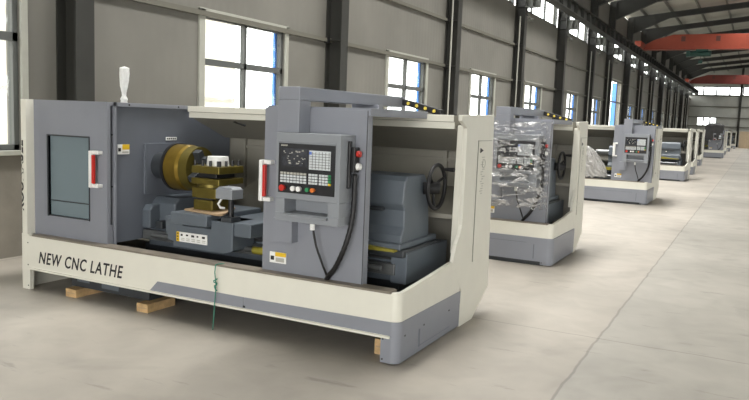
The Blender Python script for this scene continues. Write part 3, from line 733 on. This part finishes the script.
# roof
XM = (XL+XR)/2; SL = .111
rz = lambda x: EAVE-.02+SL*((x-XL) if x < XM else (XR-x))
ro = MB()
ro.prism([(XL-.3, rz(XL)+.32-.033), (XM, rz(XM)+.32), (XR+.3, rz(XR)+.32-.033), (XR+.3, rz(XR)+.42), (XM, rz(XM)+.42), (XL-.3, rz(XL)+.42)], 'y', YN-.3, YF+.3, 'roof_sheet')
struct(ro.build('ceiling'))
pu = MB(); x = XL+.9
while x < XR-.3:
    z = rz(x)+.32; pu.box(x-.035, x+.035, YN, YF, z-.17, z, 'purlin_paint'); x += 1.38
struct(pu.build('trim_4'))
for i, y in enumerate(COLS[:-1]):
    r_ = MB()
    r_.prism([(XL+.02, rz(XL)-.85), (XL+.35, rz(XL)-.75), (XL+2.2, rz(XL+2.2)-.16), (XM, rz(XM)-.12), (XR-1.6, rz(XR-1.6)-.16), (XR-.35, rz(XR)-.45), (XR-.02, rz(XR)-.55), (XR-.02, rz(XR)+.15), (XM, rz(XM)+.16), (XL+.02, rz(XL)+.15)], 'y', y+.100, y+.142, 'rafter_paint')
    lo = [(XL+.3, rz(XL)-.75), (XL+2.2, rz(XL+2.2)-.16), (XM, rz(XM)-.12), (XR-1.6, rz(XR-1.6)-.16), (XR-.3, rz(XR)-.45)]
    r_.prism(lo+[(p[0], p[1]+.02) for p in lo[::-1]], 'y', y, y+.25, 'rafter_paint')
    r_.prism([(XL+.02, rz(XL)+.13), (XM, rz(XM)+.14), (XR-.02, rz(XR)+.13), (XR-.02, rz(XR)+.15), (XM, rz(XM)+.16), (XL+.02, rz(XL)+.15)], 'y', y, y+.25, 'rafter_paint')
    struct(r_.build('rafter'))
    for sx_ in (0, 1):
        X = lambda v: XL+v if sx_ == 0 else XR-v
        def bx(mb, a, b, *r): mb.box(min(X(a), X(b)), max(X(a), X(b)), *r)
        c = MB(); zt = rz(XL)+.1
        bx(c, .0, .02, y, y+.25, 0, zt, 'column_paint'); bx(c, .30, .325, y, y+.25, 0, zt, 'column_paint'); bx(c, .02, .30, y+.115, y+.13, 0, zt, 'column_paint')
        for z in (SILL, 3.02, 4.13, 5.3, 5.63): bx(c, .02, .30, y, y+.25, z-.008, z+.008, 'column_paint')
        for z in (3.02, 4.13): bx(c, .0, .09, y-.06, y, z-.05, z+.05, 'black_rubber')
        co = struct(c.build('column', None, 0))
        k = MB()
        bx(k, .325, .74, y+.01, y+.24, 5.60, 5.63, 'bracket_paint'); bx(k, .325, .74, y+.01, y+.24, 5.28, 5.30, 'bracket_paint'); bx(k, .325, .74, y+.115, y+.13, 5.28, 5.62, 'bracket_paint')
        bx(k, .52, .54, y+.01, y+.24, 5.3, 5.6, 'bracket_paint'); bx(k, .72, .74, y+.01, y+.24, 5.3, 5.6, 'bracket_paint')
        bx(k, .326, .332, y+.005, y+.245, 5.28, 5.66, 'bracket_paint')
        k.build('bracket', co)
        if sx_ == 0 and i >= 5 and i % 3 != 1:
            MB().cyl((XL+.18, y-.03, .0), (XL+.18, y-.03, 6.2 if i == 5 else 5.0), .022, .022, 8, 'pale_pipe').build('conduit', co)
        if sx_ == 0 and i >= 5:
            h_ = MB(); h_.tube([(XL+.33, y+.1, 5.05), (XL+.45, y+.08, 5.0), (XL+.5, y+.05, 4.9), (XL+.42, y+.02, 4.85)], .02, 6, 'bracket_paint'); h_.cyl((XL+.5, y+.05, 4.92), (XL+.56, y+.0, 4.86), .04, .06, 8, 'bracket_paint')
            h_.build('hook', co)
for sx_, nm in ((0, 'trim_5'), (1, 'trim_6')):
    X = lambda v: XL+v if sx_ == 0 else XR-v
    b = MB()
    def bx(a, c_, *r): b.box(min(X(a), X(c_)), max(X(a), X(c_)), *r)
    bx(.62, .95, YN, YF-.13, 5.635, 5.66, 'rafter_paint'); bx(.62, .95, YN, YF-.13, 6.03, 6.06, 'rafter_paint'); bx(.775, .795, YN, YF-.13, 5.66, 6.03, 'rafter_paint'); bx(.75, .82, YN, YF-.13, 6.06, 6.12, 'steel_way')
    y = YN+.5
    while y < YF-.5: bx(.65, .92, y, y+.012, 5.66, 6.03, 'rafter_paint'); y += 1.1
    for z in (3.02, 4.13): bx(0, .07, YN, YF-.13, z-.035, z+.035, 'girt_paint')
    struct(b.build(nm))

# cranes
def crane(y, label, hx, z0=6.12, paint='crane_red'):
    R = root('overhead_crane', (XL, y, z0), label, 'crane', 'overhead cranes spanning the hall')
    W = XR-XL; g = MB()
    p = [(.95, .0), (1.1, .28), (1.5, .50), (2.5, .78), (W-2.5, .78), (W-1.3, .45), (W-1.0, .3), (W-.95, 0)]
    g.prism(p, 'y', -.25, .25, paint); g.box(.95, W-.95, -.3, .3, -.03, .0, paint)
    for i in range(11): g.box(2.9+1.75*i, 3.12+1.75*i, -.26, -.25, .40, .68, 'crane_dark')
    g.build('girder', R, .01)
    for x in (.62, W-.95):
        e = MB(); e.box(x, x+.33, -1.3, 1.3, .04, .36, 'crane_red'); eo = e.build('end_carriage', R, .02)
        for yy in (-1.05, 1.05): MB().cyl((x+.1, yy, .09), (x+.24, yy, .09), .09, .09, 20, 'dark_cast').build('wheel', eo)
    h = MB(); h.box(hx, hx+.5, -.3, .3, -.14, -.03, 'hoist_green'); h.cyl((hx-.35, 0, -.25), (hx+.75, 0, -.25), .16, .16, 18, 'hoist_green')
    h.box(hx+.15, hx+.6, -.22, .22, -.1, .28-.3, 'hoist_green'); h.box(hx-.5, hx-.3, -.18, .18, -.42, -.1, 'hoist_green')
    ho = h.build('hoist', R, .01)
    k = MB(); k.cyl((hx+.25, 0, -.7), (hx+.25, 0, -.35), .015, .015, 6, 'dark_cast'); k.box(hx+.15, hx+.35, -.05, .05, -.78, -.62, 'hoist_green'); k.build('hook', ho)
crane(44.3, 'nearer orange-red overhead crane with a green hoist under its girder', 3.7)
crane(76.0, 'farther dull red overhead crane close to the far wall windows', 12.0, paint='crane_dull')

# outside
ob = MB(); ob.box(-22, -14.5, -2, 18.2, -.2, 6, 'outside_wall')
for z in (2.0, 4.5): ob.box(-14.5, -14.45, -2, 18.2, z, z+.08, 'ground')
o = ob.build('neighbouring_building', None, label='pale beige building outside the left-hand windows', category='building')
o.location.z = 0

# ------------------------------------------------------------ light
sc = bpy.context.scene
w = bpy.data.worlds.new('World'); sc.world = w; w.use_nodes = True
w.node_tree.nodes['Background'].inputs[0].default_value = (1.0, .99, .97, 1); w.node_tree.nodes['Background'].inputs[1].default_value = 6
def area(name, loc, rot, sx, sy, power, col=(1, .985, .96), spread=180):
    l = bpy.data.lights.new(name, 'AREA'); l.shape = 'RECTANGLE'; l.size = sx; l.size_y = sy; l.energy = power; l.color = col; l.spread = math.radians(130 if 'roof' in name else 180)
    o = bpy.data.objects.new(name, l); C.objects.link(o); o.location = loc; o.rotation_euler = rot
    return o
area('skylight_near_gate', (3, YN+.1, 2.7), (PI/2, 0, 0), 11.5, 4.8, 1300)
area('daylight_right_windows', (XR-.15, 38, 2.1), (0, PI/2, 0), 1.8, 100, 600)
area('daylight_right_clerestory', (XR-.15, 38, 5.9), (0, PI/2-.4, 0), 1.1, 100, 300)
area('daylight_left_clerestory', (XL+.1, 38, 5.9), (0, -PI/2-.35, 0), 1.1, 100, 250)
area('roof_fill_strip', (9.5, 38, 8.3), (0, 0, 0), 2.0, 100, 500)  # added strips below the closed roof, set for floor brightness and shadows
area('roof_fill_strip', (-3.6, 17, 7.8), (0, 0, 0), 1.2, 26, 1750)  # added out of view to throw the nearest lathe's shadow forward
area('roof_fill_strip', (-1, 60, 8.1), (0, 0, 0), 1.2, 56, 1700)
area('roof_fill_strip', (2, 14, 8.3), (0, 0, 0), 1.2, 52, 220)

# ------------------------------------------------------------ camera
cam = bpy.data.cameras.new('camera'); co = bpy.data.objects.new('camera', cam); C.objects.link(co); sc.camera = co
Rm = Matrix(((0.8848878289600463, -0.08568511551339715, 0.4578554260220489), (0.46422347244390916, 0.08131496118625336, -0.8819775760864883), (0.038341854291298376, 0.9929984582398576, 0.11173166132646087)))
co.matrix_world = Matrix.Translation((0, 0, 1.65)) @ Rm.to_4x4()
cam.sensor_fit = 'HORIZONTAL'; cam.sensor_width = 36; cam.lens = 726.711/749*36; cam.clip_end = 500; cam.clip_start = .05
sc.view_settings.view_transform = 'Standard'; sc.view_settings.look = 'None'; sc.view_settings.gamma = 1; sc.view_settings.exposure = 0
try: sc.view_settings.use_curve_mapping = False
except Exception: pass
